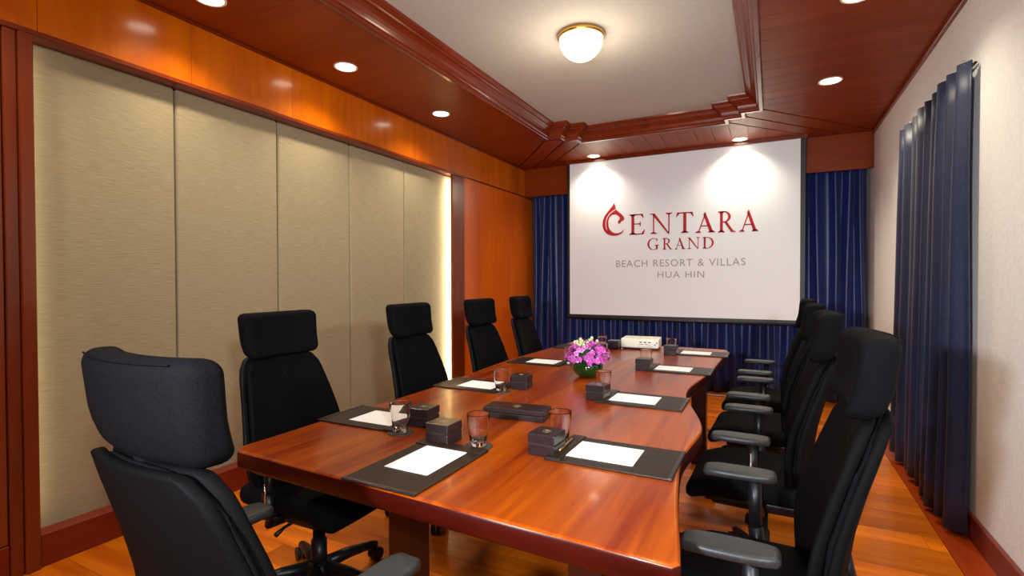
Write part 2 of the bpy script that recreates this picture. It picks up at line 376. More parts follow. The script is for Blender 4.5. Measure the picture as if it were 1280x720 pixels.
# panels on the left soffit (long boards), planks right and back
ly = [YF, -0.9, 0.5, 1.905, 3.30, 4.70, 6.30]
for a, b in zip(ly, ly[1:]):
    p = clip([(XL - .01, a), (LX, a), (LX, b), (XL - .01, b)], regL)
    if p: piece('soffit_panel', shrink(p, 0.0012), ZS, ZS + 0.012, 'soffit', ceil)
y = YF
while y < 6.3:
    p = clip([(RX, y), (XR + .01, y), (XR + .01, y + 0.1655), (RX, y + 0.1655)], regR)
    if p and len(p) > 2:
        q = shrink(p, 0.0022)
        if abs(sum(q[i][0] * q[(i + 1) % len(q)][1] - q[(i + 1) % len(q)][0] * q[i][1] for i in range(len(q)))) > 0.004: piece('soffit_plank', q, ZS, ZS + 0.012, 'soffit', ceil)
    y += 0.1655
x = -2.70
while x < 0.5:
    p = clip([(x, 5.2), (x + 0.1655, 5.2), (x + 0.1655, 6.3), (x, 6.3)], regB)
    if p: piece('soffit_plank', shrink(p, 0.0018), ZS, ZS + 0.012, 'soffit_y', ceil)
    x += 0.1655
piece('soffit_panel', [(LX - 0.03, YF), (RX + 0.03, YF), (RX + 0.03, -0.54), (LX - 0.03, -0.54)], ZS, ZS + 0.012, 'soffit', ceil)
mitre = [[(LX - 0.04, 5.01), (-2.012, 5.01), (-2.012, 5.14), (-2.885, VY), (XL, VY), (XL, 6.045)],
         [(-2.0, 5.14), (-1.868, 5.14), (-1.868, 5.27), (-2.672, VY), (-2.875, VY)],
         [(RX + 0.04, 5.01), (-0.218, 5.01), (-0.218, 5.14), (0.66, VY), (XR, VY), (XR, 6.22)],
         [(-0.23, 5.14), (-0.365, 5.14), (-0.365, 5.27), (0.435, VY), (0.648, VY)]]
for m_ in mitre: piece('mitre_board', shrink(m_, 0.006), ZS - 0.004, ZS + 0.010, 'soffit_y', ceil)

# ------------------------------------------------------------------ recessed downlights
def downlight(x, y, label, power=None):
    t = empty('downlight', (x, y, ZS), 0, label, 'downlight', 'recessed downlights in the timber soffit')
    bm = bmesh.new(); lathe(bm, [(0.082, 0.0), (0.082, -0.004), (0.076, -0.007), (0.068, -0.003), (0.066, 0.0)], 28, close=True); obj('ring', bm, 'ring', t, True)
    bm = bmesh.new(); lathe(bm, [(0.066, -0.0015), (0.03, -0.004), (0, -0.005)], 28); obj('lamp_disc', bm, 'lamp', t, True)
    l = bpy.data.lights.new('spot', 'SPOT'); l.energy = power or DOWN_W; l.color = WARM; l.spot_size = math.radians(130); l.spot_blend = 0.9; l.shadow_soft_size = 0.05
    o = bpy.data.objects.new('spot', l); COL.objects.link(o); o.parent = t; o.location = (0, 0, -0.02)
downlight(-2.67, 1.683, 'round downlight in the left soffit, cut off by the top edge of the photo')
downlight(-2.675, 2.655, 'middle round downlight in the left soffit above the fabric panels')
downlight(-2.66, 3.788, 'farthest round downlight in the left soffit, nearest the dark crown corner')
downlight(-1.926, 5.925, 'round downlight above the left part of the projection screen', 38)
downlight(-0.309, 5.950, 'round downlight above the right part of the projection screen', 52)
downlight(0.389, 4.533, 'round downlight in the right soffit near the curtain', 55)
downlight(0.400, 3.240, 'round downlight in the right soffit just at the top edge of the photo')
for (x, y, wd) in ((-2.67, 0.6, 'left soffit, first outside the photo'), (-2.67, -0.6, 'left soffit, farthest behind the camera'), (0.40, 1.95, 'right soffit, first outside the photo'), (0.40, 0.65, 'right soffit, above the camera'), (0.40, -0.65, 'right soffit, farthest behind the camera'), (-1.1, -1.4, 'rear soffit behind the camera')):
    downlight(x, y, 'round downlight in the ' + wd)

# ------------------------------------------------------------------ dome ceiling lamp
dl = empty('ceiling_lamp', (-1.135, 3.225, ZC), 0, 'brass-rimmed alabaster dome lamp glowing on the pale tray ceiling', 'ceiling lamp')
bm = bmesh.new(); lathe(bm, [(0.0, 0), (0.150, 0), (0.156, -0.006), (0.156, -0.026), (0.151, -0.032), (0.142, -0.030)], 40); obj('brass_rim', bm, 'brass', dl, True)
bm = bmesh.new(); lathe(bm, [(0.146 * math.cos(a), -0.030 - 0.142 * math.sin(a)) for a in [PI / 2 * i / 10 for i in range(11)]], 40); obj('glass_bowl', bm, 'lampglass', dl, True)
l = bpy.data.lights.new('dome_bulb', 'POINT'); l.energy = DOME_W; l.color = (1, 0.86, 0.62); l.shadow_soft_size = 0.13
o = bpy.data.objects.new('dome_bulb', l); COL.objects.link(o); o.parent = dl; o.location = (0, 0, -0.32)

# ------------------------------------------------------------------ curtains
def curtain(name, p0, p1, z0, z1, folds, amp, mat, label, normal, seed, ztop=None, sub=10):
    """pleated cloth with thickness; p0 -> p1 run along the wall, normal points into the room"""
    rnd = random.Random(seed); bm = bmesh.new(); n = folds * sub; rows = 14
    p0 = Vector(p0); p1 = Vector(p1); nv = Vector(normal)
    ph = [rnd.uniform(0.75, 1.25) for _ in range(folds + 2)]; cum = [0]
    for i in range(folds): cum.append(cum[-1] + rnd.uniform(0.7, 1.3))
    cum = [c / cum[-1] for c in cum]
    def pos(i, r):
        f = i / sub; k = min(int(f), folds - 1); t = f - k; u = cum[k] + (cum[k + 1] - cum[k]) * t
        v = r / rows
        wob = 0.012 * noise.noise(Vector((u * 9, v * 2.2, seed)))
        s = (0.5 - 0.5 * math.cos(2 * PI * t)); s = s ** 0.8
        a = amp * ph[k] * (0.55 + 0.45 * v) * s + wob + amp * 0.15
        q = p0.lerp(p1, min(1, max(0, u + 0.006 * math.sin(v * 3 + k * 2.1) * (1 if 0 < i < n else 0.4))))
        z = z1 + (z0 - z1) * v
        if r == rows: z += 0.010 * math.sin(k * 1.7)
        return Vector((q.x, q.y, z)) + nv * a
    for side in (0, 1):
        g = [[bm.verts.new(pos(i, r) - nv * 0.004 * side) for i in range(n + 1)] for r in range(rows + 1)]
        for r in range(rows):
            for i in range(n): bm.faces.new((g[r][i], g[r][i + 1], g[r + 1][i + 1], g[r + 1][i]))
        if side == 0: g0 = g
    for i in range(n):
        bm.faces.new((g0[0][i], g0[0][i + 1], g[0][i + 1], g[0][i])); bm.faces.new((g0[rows][i], g0[rows][i + 1], g[rows][i + 1], g[rows][i]))
    for r in range(rows):
        for i in (0, n): bm.faces.new((g0[r][i], g0[r + 1][i], g[r + 1][i], g[r][i]))
    o = obj(name, bm, mat, None, True); tag(o, label, 'curtain'); return o
curtain('curtain', (-2.97, 6.43, 0), (0.885, 6.43, 0), 0.025, 2.78, 30, 0.10, 'curtain', 'deep blue pleated curtain hanging across the far wall behind the projection screen', (0, -1, 0), 3)
ct = empty('curtain', (0.86, 3.9, 0), 0, 'navy blue pleated curtain hanging on the cream right-hand wall', 'curtain')
c2 = curtain('drape', (0.893, 3.30, 0), (0.893, 4.72, 0), 0.030, 2.415, 9, 0.085, 'curtain2', '', (-1, 0, 0), 11, sub=14)
del c2['category']; c2.parent = ct; c2.location = (-0.86, -3.9, 0)
bm = bmesh.new(); tube(bm, [(0.902 - 0.86, 3.32 - 3.9, 2.405), (0.902 - 0.86, 4.70 - 3.9, 2.405)], 0.006); obj('rail', bm, 'plastic', ct)
for i in range(7):
    bm = bmesh.new(); yy = 3.33 + 0.22 * i - 3.9; tube(bm, [(0.0, yy, 2.40), (-0.005, yy + .004, 2.425), (0.025, yy + .008, 2.425), (0.04, yy + .01, 2.40)], 0.0022, 5)
    obj('hook', bm, 'steel', ct)

# ------------------------------------------------------------------ projection screen with its printed words
SX0, SX1, SZ0, SZ1, SY = -2.288, 0.262, 0.895, 2.790, 6.07
ps = empty('projection_screen', ((SX0 + SX1) / 2, SY, SZ0), 0, 'large white pull-down projection screen with red and olive lettering', 'projection screen')
def rel(bm): bmesh.ops.translate(bm, verts=bm.verts[:], vec=-Vector(ps.location)); return bm
obj('screen_cloth', rel(bbox(SX0, SX1, SY, SY + 0.003, SZ0, SZ1)), 'screen', ps)
obj('side_border', rel(bbox(SX0 - 0.032, SX0, SY, SY + 0.003, SZ0 - 0.035, 2.815)), 'black', ps)
obj('side_border', rel(bbox(SX1, SX1 + 0.045, SY, SY + 0.003, SZ0 - 0.035, 2.815)), 'black', ps)
obj('bottom_border', rel(bbox(SX0, SX1, SY, SY + 0.003, SZ0 - 0.035, SZ0)), 'black', ps)
bm = bmesh.new(); tube(bm, [(SX0 - 0.035, SY + 0.004, SZ0 - 0.044), (SX1 + 0.048, SY + 0.004, SZ0 - 0.044)], 0.013, 12); obj('bottom_bar', rel(bm), 'black', ps, True)
obj('top_housing', rel(bbox(SX0 - 0.05, SX1 + 0.06, SY - 0.02, SY + 0.06, 2.790, ZS + 0.005)), 'trim', ps)
def flat(polys, y, mat, name, thick=0.0012):
    bm = bmesh.new()
    for k, poly in enumerate(polys):
        a = [bm.verts.new((x, y, z)) for x, z in poly]; b = [bm.verts.new((x, y + thick, z)) for x, z in poly]
        for tri in tessellate_polygon([[Vector((x, z, 0)) for x, z in poly]]):
            try: bm.faces.new([a[i] for i in tri])
            except ValueError: pass
        for i in range(len(poly)): bm.faces.new((a[i], a[(i + 1) % len(poly)], b[(i + 1) % len(poly)], b[i]))
    me_o = obj(name, rel(bm), mat, ps); return me_o
# serif capitals in a unit-high box; each returns overlapping polygons and its advance
S, T = 0.15, 0.055           # thick and thin strokes
def rect(x0, x1, y0, y1): return [(x0, y0), (x1, y0), (x1, y1), (x0, y1)]
def serif_b(xc, w, s=0.11, h=0.045): return [(xc - w / 2 - s, 0), (xc + w / 2 + s, 0), (xc + w / 2 + s, h * .6), (xc + w / 2, h * 2.2), (xc - w / 2, h * 2.2), (xc - w / 2 - s, h * .6)]
def serif_t(xc, w, s=0.11, h=0.045): return [(x, 1 - y) for x, y in serif_b(xc, w, s, h)]
def stem(xc, w): return [rect(xc - w / 2, xc + w / 2, 0.02, 0.98), serif_b(xc, w), serif_t(xc, w)]
def band(cx, cy, ro, ri, cxi, cyi, a0, a1, n=22):
    o = [(cx + ro[0] * math.cos(a0 + (a1 - a0) * i / n), cy + ro[1] * math.sin(a0 + (a1 - a0) * i / n)) for i in range(n + 1)]
    i_ = [(cxi + ri[0] * math.cos(a0 + (a1 - a0) * i / n), cyi + ri[1] * math.sin(a0 + (a1 - a0) * i / n)) for i in range(n + 1)]
    return [[o[k], o[k + 1], i_[k + 1], i_[k]] for k in range(n)]
def gE(): return stem(0.17, S) + [rect(0.2, 0.68, 1 - T, 1), [(0.68, 1), (0.72, 0.80), (0.685, 0.80), (0.56, 1 - T)], rect(0.2, 0.56, 0.49, 0.49 + T), [(0.53, 0.62), (0.57, 0.62), (0.57, 0.40), (0.53, 0.40), (0.5, 0.51)],
                                  rect(0.2, 0.72, 0, T), [(0.72, 0), (0.79, 0.23), (0.75, 0.23), (0.60, T)]], 0.80
def gN(): return [rect(0.14, 0.14 + T, 0.02, 1), serif_b(0.168, T, 0.12), rect(0.80, 0.80 + T, 0, 0.98), serif_t(0.828, T, 0.12), [(0.0, 1), (0.22, 1), (0.855, 0.0), (0.80, -0.03), (0.10, 0.955), (0, 0.97)]], 0.95
def gT(): return [rect(0.36, 0.36 + S, 0.02, 0.98), serif_b(0.435, S, 0.12), rect(0.06, 0.81, 1 - T, 1), [(0.06, 1), (0.0, 0.78), (0.035, 0.78), (0.18, 1 - T)], [(0.81, 1), (0.87, 0.78), (0.835, 0.78), (0.69, 1 - T)]], 0.88
def gA(): return [[(0.13, 0.02), (0.19, 0.02), (0.49, 0.86), (0.47, 1.02), (0.45, 0.92)], [(0.40, 0.92), (0.47, 1.06), (0.50, 1.06), (0.88, 0.02), (0.71, 0.02)], rect(0.26, 0.68, 0.32, 0.32 + T), serif_b(0.15, T, 0.12), serif_b(0.80, S, 0.09)], 0.98
def gR(): return stem(0.17, S) + band(0.30, 0.73, (0.36, 0.27), (0.22, 0.215), 0.30, 0.73, -PI / 2, PI / 2) + [rect(0.2, 0.31, 1 - T, 1), rect(0.2, 0.36, 0.46, 0.46 + T), [(0.30, 0.50), (0.46, 0.50), (0.78, 0.08), (0.92, 0.03), (0.92, 0), (0.68, 0)]], 0.93
def gD(): return stem(0.17, S) + band(0.34, 0.5, (0.52, 0.5), (0.37, 0.445), 0.34, 0.5, -PI / 2, PI / 2) + [rect(0.2, 0.35, 1 - T, 1), rect(0.2, 0.35, 0, T)], 0.90
def gG(): return band(0.50, 0.5, (0.50, 0.52), (0.355, 0.465), 0.515, 0.5, PI * 0.27, PI * 1.72) + [rect(0.72, 0.72 + S, 0.03, 0.42), serif_t(0.795, S, 0.1), [(0.80, 0.98), (0.84, 0.98), (0.84, 0.72), (0.80, 0.72), (0.755, 0.86)], [(x, y - 0.575) for x, y in serif_t(0.795, S, 0.11)]][:1] + [[(0.80, 0.98), (0.84, 0.98), (0.84, 0.72), (0.805, 0.72), (0.75, 0.86)], [(x, y - 0.57) for x, y in serif_t(0.795, S, 0.1)]], 0.98
GL = {'E': gE, 'N': gN, 'T': gT, 'A': gA, 'R': gR, 'D': gD, 'G': gG}
def word(letters, y, mat):
    for ch, x0, x1, zb, zt in letters:
        polys, adv = GL[ch](); k = (x1 - x0) / adv
        flat([[(x0 + px * k, zb + pz * (zt - zb)) for px, pz in p] for p in polys], y, mat, 'letter')
word([('E', -1.525, -1.338, 1.867, 2.112), ('N', -1.285, -1.033, 1.865, 2.105), ('T', -0.987, -0.789, 1.863, 2.100), ('A', -0.776, -0.563, 1.856, 2.075),
      ('R', -0.533, -0.352, 1.850, 2.085), ('A', -0.323, -0.126, 1.848, 2.070)], SY - 0.0014, 'red')
word([('G', -1.312, -1.177, 1.680, 1.815), ('R', -1.136, -1.022, 1.679, 1.813), ('A', -1.004, -0.880, 1.677, 1.805), ('N', -0.863, -0.727, 1.677, 1.808), ('D', -0.697, -0.573, 1.677, 1.806)], SY - 0.0014, 'red')
def lg(px, py): return (-1.862 + (px - 75) * 0.001712, 1.866 + (318 - py) * 0.00167 - 0.00009 * (px - 155))
Cpoly = [(162, 80), (150, 100), (132, 122), (108, 152), (90, 178), (78, 212), (76, 245), (84, 275), (100, 298), (122, 312), (150, 319), (182, 317), (208, 306), (224, 292), (234, 270),
         (218, 287), (196, 298), (170, 300), (148, 292), (130, 273), (120, 245), (119, 212), (127, 186), (146, 167), (170, 162), (190, 171), (203, 188), (200, 200), (189, 212), (190, 226), (200, 233),
         (212, 216), (230, 205), (235, 190), (227, 173), (205, 152), (187, 138), (174, 125), (171, 104)]
flat([[lg(*p) for p in Cpoly]], SY - 0.0014, 'red', 'emblem_letter')
ln = [(169, 126), (150, 138), (128, 156), (110, 182), (100, 212), (99, 245), (106, 275)]
flat([[lg(*a), lg(*b), lg(b[0] + 4.5, b[1] + 2), lg(a[0] + 4.5, a[1] + 3)] for a, b in zip(ln, ln[1:])], SY - 0.0022, 'screen', 'emblem_line', 0.0008)
def sans(txt, x0, x1, z0, z1, weight=0.0):
    cu = bpy.data.curves.new('words', 'FONT'); cu.body = txt; cu.size = 1; cu.resolution_u = 3; cu.space_character = 1.12; cu.space_word = 1.15; cu.offset = weight
    to = bpy.data.objects.new('words', cu); COL.objects.link(to)
    me = bpy.data.meshes.new_from_object(to.evaluated_get(bpy.context.evaluated_depsgraph_get()))
    bpy.data.objects.remove(to)
    xs = [v.co.x for v in me.vertices]; ys = [v.co.y for v in me.vertices]
    kx = (x1 - x0) / (max(xs) - min(xs)); kz = (z1 - z0) / (max(ys) - min(ys)); mx_, my_ = min(xs), min(ys)
    L0 = Vector(ps.location)
    for v in me.vertices: v.co = Vector((x0 + (v.co.x - mx_) * kx, SY - 0.0014, z0 + (v.co.y - my_) * kz)) - L0
    bm = bmesh.new(); bm.from_mesh(me); seen = set(); bm.verts.ensure_lookup_table()
    bmesh.ops.remove_doubles(bm, verts=bm.verts[:], dist=1e-6)
    for v in bm.verts:
        if v in seen: continue
        st = [v]; isl = set([v])
        while st:
            q = st.pop()
            for e in q.link_edges:
                o2 = e.other_vert(q)
                if o2 not in isl: isl.add(o2); st.append(o2)
        seen |= isl; nb = bmesh.new(); mp = {q: nb.verts.new(q.co) for q in isl}
        for f in {f for q in isl for f in q.link_faces}: nb.faces.new([mp[q] for q in f.verts])
        obj('letter', nb, 'olive', ps)
    bm.free()
bpy.context.view_layer.update()
sans('BEACH RESORT & VILLAS', -1.688, -0.255, 1.482, 1.563, -0.004)
sans('HUA HIN', -1.194, -0.678, 1.350, 1.424, -0.004)

# ------------------------------------------------------------------ boardroom table
def spline(pts, n=8):
    out = []; P = [pts[0]] + pts + [pts[-1]]
    for i in range(1, len(P) - 2):
        for k in range(n):
            t = k / n; a, b, c, d = [Vector(q) for q in P[i - 1:i + 3]]
            q = 0.5 * ((2 * b) + (c - a) * t + (2 * a - 5 * b + 4 * c - d) * t * t + (3 * b - a - 3 * c + d) * t ** 3); out.append((q.x, q.y))
    out.append(pts[-1]); return out
TY = 1.035
right = spline([(-0.160, 1.055), (-0.176, 1.15), (-0.202, 1.29), (-0.232, 1.49), (-0.250, 1.65), (-0.248, 1.78), (-0.236, 1.92), (-0.234, 2.05), (-0.258, 2.19), (-0.308, 2.37), (-0.352, 2.52),
                (-0.378, 2.66), (-0.384, 2.82), (-0.366, 3.02), (-0.344, 3.25), (-0.330, 3.50), (-0.318, 3.97), (-0.300, 4.20), (-0.306, 4.40)], 5)
left = spline([(-1.66, 4.44), (-1.672, 4.1), (-1.682, 3.7), (-1.690, 3.29), (-1.672, 2.9), (-1.640, 2.5), (-1.618, 2.2), (-1.622, 1.9), (-1.640, 1.6), (-1.634, 1.3), (-1.636, 1.12)], 5)
outline = [(-1.60, 1.085), (-0.175, TY)] + right + [(-0.330, 4.475), (-0.40, 4.49), (-1.60, 4.50)] + left
tb = empty('boardroom_table', (-1.0, 2.75, 0), 0, 'long glossy orange-red hardwood boardroom table with wavy live edges', 'table')
def tr(bm, o=tb): bmesh.ops.translate(bm, verts=bm.verts[:], vec=-Vector(o.location)); return bm
bm = bmesh.new(); levels = [(0.012, 0.686), (0.004, 0.690), (0.0, 0.698), (0.0, 0.738), (0.0015, 0.744), (0.005, 0.7485), (0.010, 0.75)]
rg = [[bm.verts.new((x, y, z)) for x, y in shrink(outline, o_)] for o_, z in levels]; n = len(outline)
for a, b in zip(rg, rg[1:]):
    for i in range(n):
        f = bm.faces.new((a[i], a[(i + 1) % n], b[(i + 1) % n], b[i])); f.smooth = True
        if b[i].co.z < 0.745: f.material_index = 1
for r_, fl in ((rg[-1], 0), (rg[0], 1)):
    bm.faces.new(r_ if not fl else r_[::-1])
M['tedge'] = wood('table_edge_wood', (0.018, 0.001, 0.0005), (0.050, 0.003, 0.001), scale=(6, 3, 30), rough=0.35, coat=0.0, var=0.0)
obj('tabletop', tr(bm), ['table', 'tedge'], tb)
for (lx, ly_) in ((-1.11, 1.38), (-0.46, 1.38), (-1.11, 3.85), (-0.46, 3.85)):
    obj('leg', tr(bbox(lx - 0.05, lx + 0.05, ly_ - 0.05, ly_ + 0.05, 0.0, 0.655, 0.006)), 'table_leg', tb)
for yy in (1.38, 3.9):
    obj('cross_rail', tr(bbox(-1.42, -0.42, yy - 0.035, yy + 0.035, 0.645, 0.688, 0.004)), 'table_leg', tb)
obj('long_rail', tr(bbox(-1.03, -0.93, 1.40, 3.9, 0.60, 0.66, 0.004)), 'table_leg', tb)

# ------------------------------------------------------------------ office chair (local: faces +Y, column at origin)
def back_y(z):
    pts = [(0.44, -0.155), (0.52, -0.160), (0.62, -0.165), (0.72, -0.180), (0.82, -0.205), (0.92, -0.235), (1.02, -0.262)]
    for (a, ya), (b, yb) in zip(pts, pts[1:]):
        if z <= b: t = (z - a) / (b - a); return ya + (yb - ya) * t
    return pts[-1][1]
def back_w(z):
    t = (z - 0.46) / (1.005 - 0.46); t = max(0, min(1, t))
    return 0.41 + 0.075 * math.sin(PI / 2 * min(1, t / 0.36)) if t < 0.36 else 0.485 - 0.125 * ((t - 0.36) / 0.64) ** 1.15
def make_chair(label, arm_z=0.70, sheer=False):
    c = empty('office_chair', (0, 0, 0), 0, label, 'office chair', 'black high-back office chairs round the boardroom table')
    # front pad of the back: thin rounded box bent along back_y and tapered by back_w
    def bend(off, wk):
        def fn(x, y, z):
            zz = 0.725 + z; k = back_w(zz) / 0.485 * wk
            for t in ((zz - 0.925) / 0.075, (0.50 - zz) / 0.06):
                if t > 0: k *= 1 - 0.30 * (1 - math.sqrt(max(0, 1 - min(1, t) ** 2)))
            xx = x * k
            return (xx, back_y(zz) + off + y + 0.9 * xx * xx * (1 if off > -0.01 else 0.92), zz)
        return fn
    obj('backrest', rbox(0.480, 0.030, 0.545, 0.030, (8, 1, 16), 3, bend(0.018, 1.0)), 'back', c, True)
    bf = obj('back_frame', rbox(0.490, 0.026, 0.548, 0.012, (8, 1, 16), 3, bend(-0.017, 1.0)), 'sheer' if sheer else 'back', c, True)
    pts = []                      # welted edge round the back pad
    for i in range(33):
        a = 2 * PI * i / 32; ux, uz = math.cos(a), math.sin(a); e = 0.34
        x_ = math.copysign(abs(ux) ** e, ux) * 0.2425; z_ = math.copysign(abs(uz) ** e, uz) * 0.270
        pts.append(bend(-0.004, 1.0)(x_ * 0.985, 0, z_ * 0.99))
    bm = bmesh.new(); tube(bm, pts, 0.0065, 6, False); obj('piping', bm, 'chair', bf, True)
    # headrest: wide cushion wrapping forward at its ends, narrower at the foot
    def head(x, y, z):
        k = 1.0 + 0.025 * (z / 0.09) - (0.05 if z < -0.055 else 0) * ((-z - 0.055) / 0.035 if z < -0.055 else 0)
        xx = x * k
        return (xx, y + 0.95 * xx * xx - 0.010 * (z / 0.09) - 0.252 + 0.02 * max(0, -z / 0.09) ** 2, 1.090 + z + 0.06 * xx * xx * (1 if z > 0 else 0.2))
    hr = obj('headrest', rbox(0.372, 0.078, 0.190, 0.030, (10, 2, 5), 4, head), 'chair', c, True)
    bm = bmesh.new(); pts = [head(-0.150 + 0.300 * i / 14, -0.033, 0.0890) for i in range(15)]; tube(bm, pts, 0.0020, 5); obj('seam', bm, 'back', hr, True)
    bm = bmesh.new(); tube(bm, [(0, -0.205, 0.90), (0, -0.235, 0.97), (0, -0.248, 1.04), (0, -0.245, 1.08)], [0.012, 0.016, 0.016, 0.012], 8); obj('neck_bracket', bm, 'plastic', c, True)
    # spine carrying the back
    bm = bmesh.new(); tube(bm, [(0, 0.0, 0.385), (0, -0.14, 0.385), (0, -0.200, 0.41), (0, -0.205, 0.47), (0, -0.200, 0.56), (0, -0.195, 0.62)], [0.026, 0.026, 0.024, 0.022, 0.017, 0.010], 8); obj('spine', bm, 'plastic', c, True)
    # seat cushion with waterfall front
    def seat(x, y, z):
        f = max(0, (y - 0.08) / 0.17); xx = x * (1 - 0.10 * max(0, (y - 0.02) / 0.24) ** 2 - 0.05 * max(0, (-y) / 0.24))
        return (xx, y + 0.04, z + 0.455 - 0.045 * f * f + 0.4 * xx * xx * 0.35)
    obj('seat', rbox(0.490, 0.500, 0.085, 0.040, (8, 8, 1), 4, seat), 'chair', c, True)
    obj('seat_pan', rbox(0.40, 0.38, 0.05, 0.02, (1, 1, 1), 3, lambda x, y, z: (x * (1 + 1.5 * z), y, z + 0.398)), 'plastic', c, True)
    obj('mechanism', rbox(0.15, 0.24, 0.06, 0.015, (1, 1, 1), 2, lambda x, y, z: (x, y - 0.01, z + 0.355)), 'plastic', c, True)
    bm = bmesh.new(); tube(bm, [(0.06, 0.03, 0.37), (0.20, 0.03, 0.365), (0.245, 0.035, 0.355)], [0.006, 0.006, 0.010], 6); obj('lever', bm, 'plastic', c, True)
    bm = bmesh.new(); lathe(bm, [(0.0, 0.34), (0.025, 0.34), (0.025, 0.22), (0.032, 0.22), (0.034, 0.08), (0.0, 0.08)], 16); obj('gas_lift', bm, 'plastic', c, True)
    bm = bmesh.new(); lathe(bm, [(0.0, 0.135), (0.045, 0.13), (0.058, 0.10), (0.055, 0.065), (0.0, 0.06)], 20); hub = obj('hub', bm, 'plastic', c, True)
    for k in range(5):
        a = 2 * PI * k / 5 + 0.45; ux, uy = math.cos(a), math.sin(a); bm = bmesh.new()
        tube(bm, [(ux * 0.03, uy * 0.03, 0.104), (ux * 0.15, uy * 0.15, 0.098), (ux * 0.28, uy * 0.28, 0.078), (ux * 0.305, uy * 0.305, 0.072)], [0.030, 0.025, 0.018, 0.012], 8)
        obj('base_arm', bm, 'plastic', c, True)
        cs = None; bm = bmesh.new(); tube(bm, [(ux * 0.29, uy * 0.29, 0.085), (ux * 0.29, uy * 0.29, 0.05)], 0.008, 6)
        px_, py2 = -uy, ux
        for s in (-1, 1):
            cx_, cy_ = ux * 0.30 + px_ * 0.014 * s, uy * 0.30 + py2 * 0.014 * s
            tube(bm, [(cx_ - px_ * 0.009, cy_ - py2 * 0.009, 0.030), (cx_ + px_ * 0.009, cy_ + py2 * 0.009, 0.030)], 0.030, 14)
        obj('caster', bm, 'plastic', c, False)
    for s in (-1, 1):
        bm = bmesh.new()
        tube(bm, [(s * 0.17, 0.0, 0.385), (s * 0.245, 0.0, 0.395), (s * 0.262, 0.01, 0.43), (s * 0.262, 0.02, 0.52)], [0.02, 0.022, 0.024, 0.024], 8)
        vs0 = len(bm.verts); tube(bm, [(s * 0.262, 0.02, 0.50), (s * 0.262, 0.025, arm_z - 0.025)], [0.019, 0.022], 8)
        bmesh.ops.scale(bm, verts=bm.verts[:][vs0:], vec=(0.75, 1, 1), space=Matrix.Translation((-s * 0.262, 0, 0)))
        ar = obj('armrest', bm, 'plastic', c, True)
        def pad(x, y, z):
            return (s * 0.262 + x * (0.45 + 0.55 * max(0, 1 - (abs(y) / 0.1105) ** 3) ** 0.5), y + 0.070, z + arm_z - 0.012 - 0.6 * max(0, y - 0.06) ** 2 * 3)
        obj('arm_pad', rbox(0.090, 0.220, 0.026, 0.0125, (2, 12, 1), 3, pad), 'armpad', ar, True)
        bm = bmesh.new(); tube(bm, [(s * 0.284, 0.03, 0.47), (s * 0.286, 0.03, arm_z - 0.06)], 0.004, 6); obj('chrome_slider', bm, 'steel', ar, True)
    return c
base_chair = make_chair('black high-back office chair seen from behind at the near end of the table', 0.70)
low_chair = make_chair('', 0.625, True)
def put(src, x, y, rz, label, first=False):
    c = src if first else copy_tree(src)
    c.location = (x, y, 0); c.rotation_euler = (0, 0, rz); c.scale = (1, 1, 1); c['label'] = label; return c
put(base_chair, -0.995, 0.745, math.radians(-3), 'black high-back office chair seen from behind at the near end of the table', True).scale = (1, 1, 1.005)
put(low_chair, -1.715, 1.53, -PI / 2 + 0.03, 'black mesh-back office chair on the left side, nearest the camera of the left row', True)
put(low_chair, -1.70, 2.42, -PI / 2 + 0.04, 'black mesh-back office chair, second of the left row, in front of the fabric panels')
put(low_chair, -1.70, 3.24, -PI / 2 + 0.03, 'black office chair, third of the left row, before the orange wood wall')
put(low_chair, -1.72, 3.98, -PI / 2 + 0.10, 'black office chair at the far left corner of the table against the orange wood wall')
put(base_chair, -0.020, 1.55, PI / 2 + 0.01, 'black office chair on the right side nearest the camera, its back edge towards us')
put(base_chair, -0.035, 2.47, PI / 2 - 0.02, 'black office chair, second of the right row, behind the nearest one')
put(base_chair, -0.03, 3.29, PI / 2 - 0.04, 'black office chair, third of the right row, mostly hidden by the second')
put(base_chair, -0.02, 4.08, PI / 2 - 0.04, 'black office chair at the far end of the right row beside the blue curtain')

# ------------------------------------------------------------------ things on the table
TZ = 0.750
padp = empty('desk_pad', (0, 0, 0)); 
obj('pad_base', rbox(0.262, 0.395, 0.006, 0.002, (1, 1, 1), 1, lambda x, y, z: (x, y, z + 0.0035)), 'leather', padp)
obj('pen_band', rbox(0.264, 0.050, 0.006, 0.0025, (1, 1, 1), 1, lambda x, y, z: (x, y + 0.170, z + 0.0085)), 'leather', padp)
bm = bmesh.new(); tube(bm, [(-0.130, 0.1485, 0.0075), (0.130, 0.1485, 0.0075)], 0.0016, 5); obj('stitched_ridge', bm, 'boxl', padp)
obj('end_band', rbox(0.264, 0.010, 0.003, 0.001, (1, 1, 1), 1, lambda x, y, z: (x, y - 0.190, z + 0.0072)), 'boxl', padp)
papp = obj('paper_sheet', bbox(-0.080, 0.080, -0.1075, 0.1075, 0.0, 0.0012), 'paper')
boxp = empty('mint_box', (0, 0, 0))
obj('box_body', rbox(0.092, 0.092, 0.038, 0.003, (1, 1, 1), 1, lambda x, y, z: (x, y, z + 0.019)), 'boxl', boxp)
lid = obj('box_lid', rbox(0.094, 0.094, 0.032, 0.003, (1, 1, 1), 1, lambda x, y, z: (x, y, z + 0.0565)), 'boxl', boxp)
obj('inner_rim', bbox(-0.043, 0.043, -0.043, 0.043, 0.036, 0.042), 'coaster', boxp)
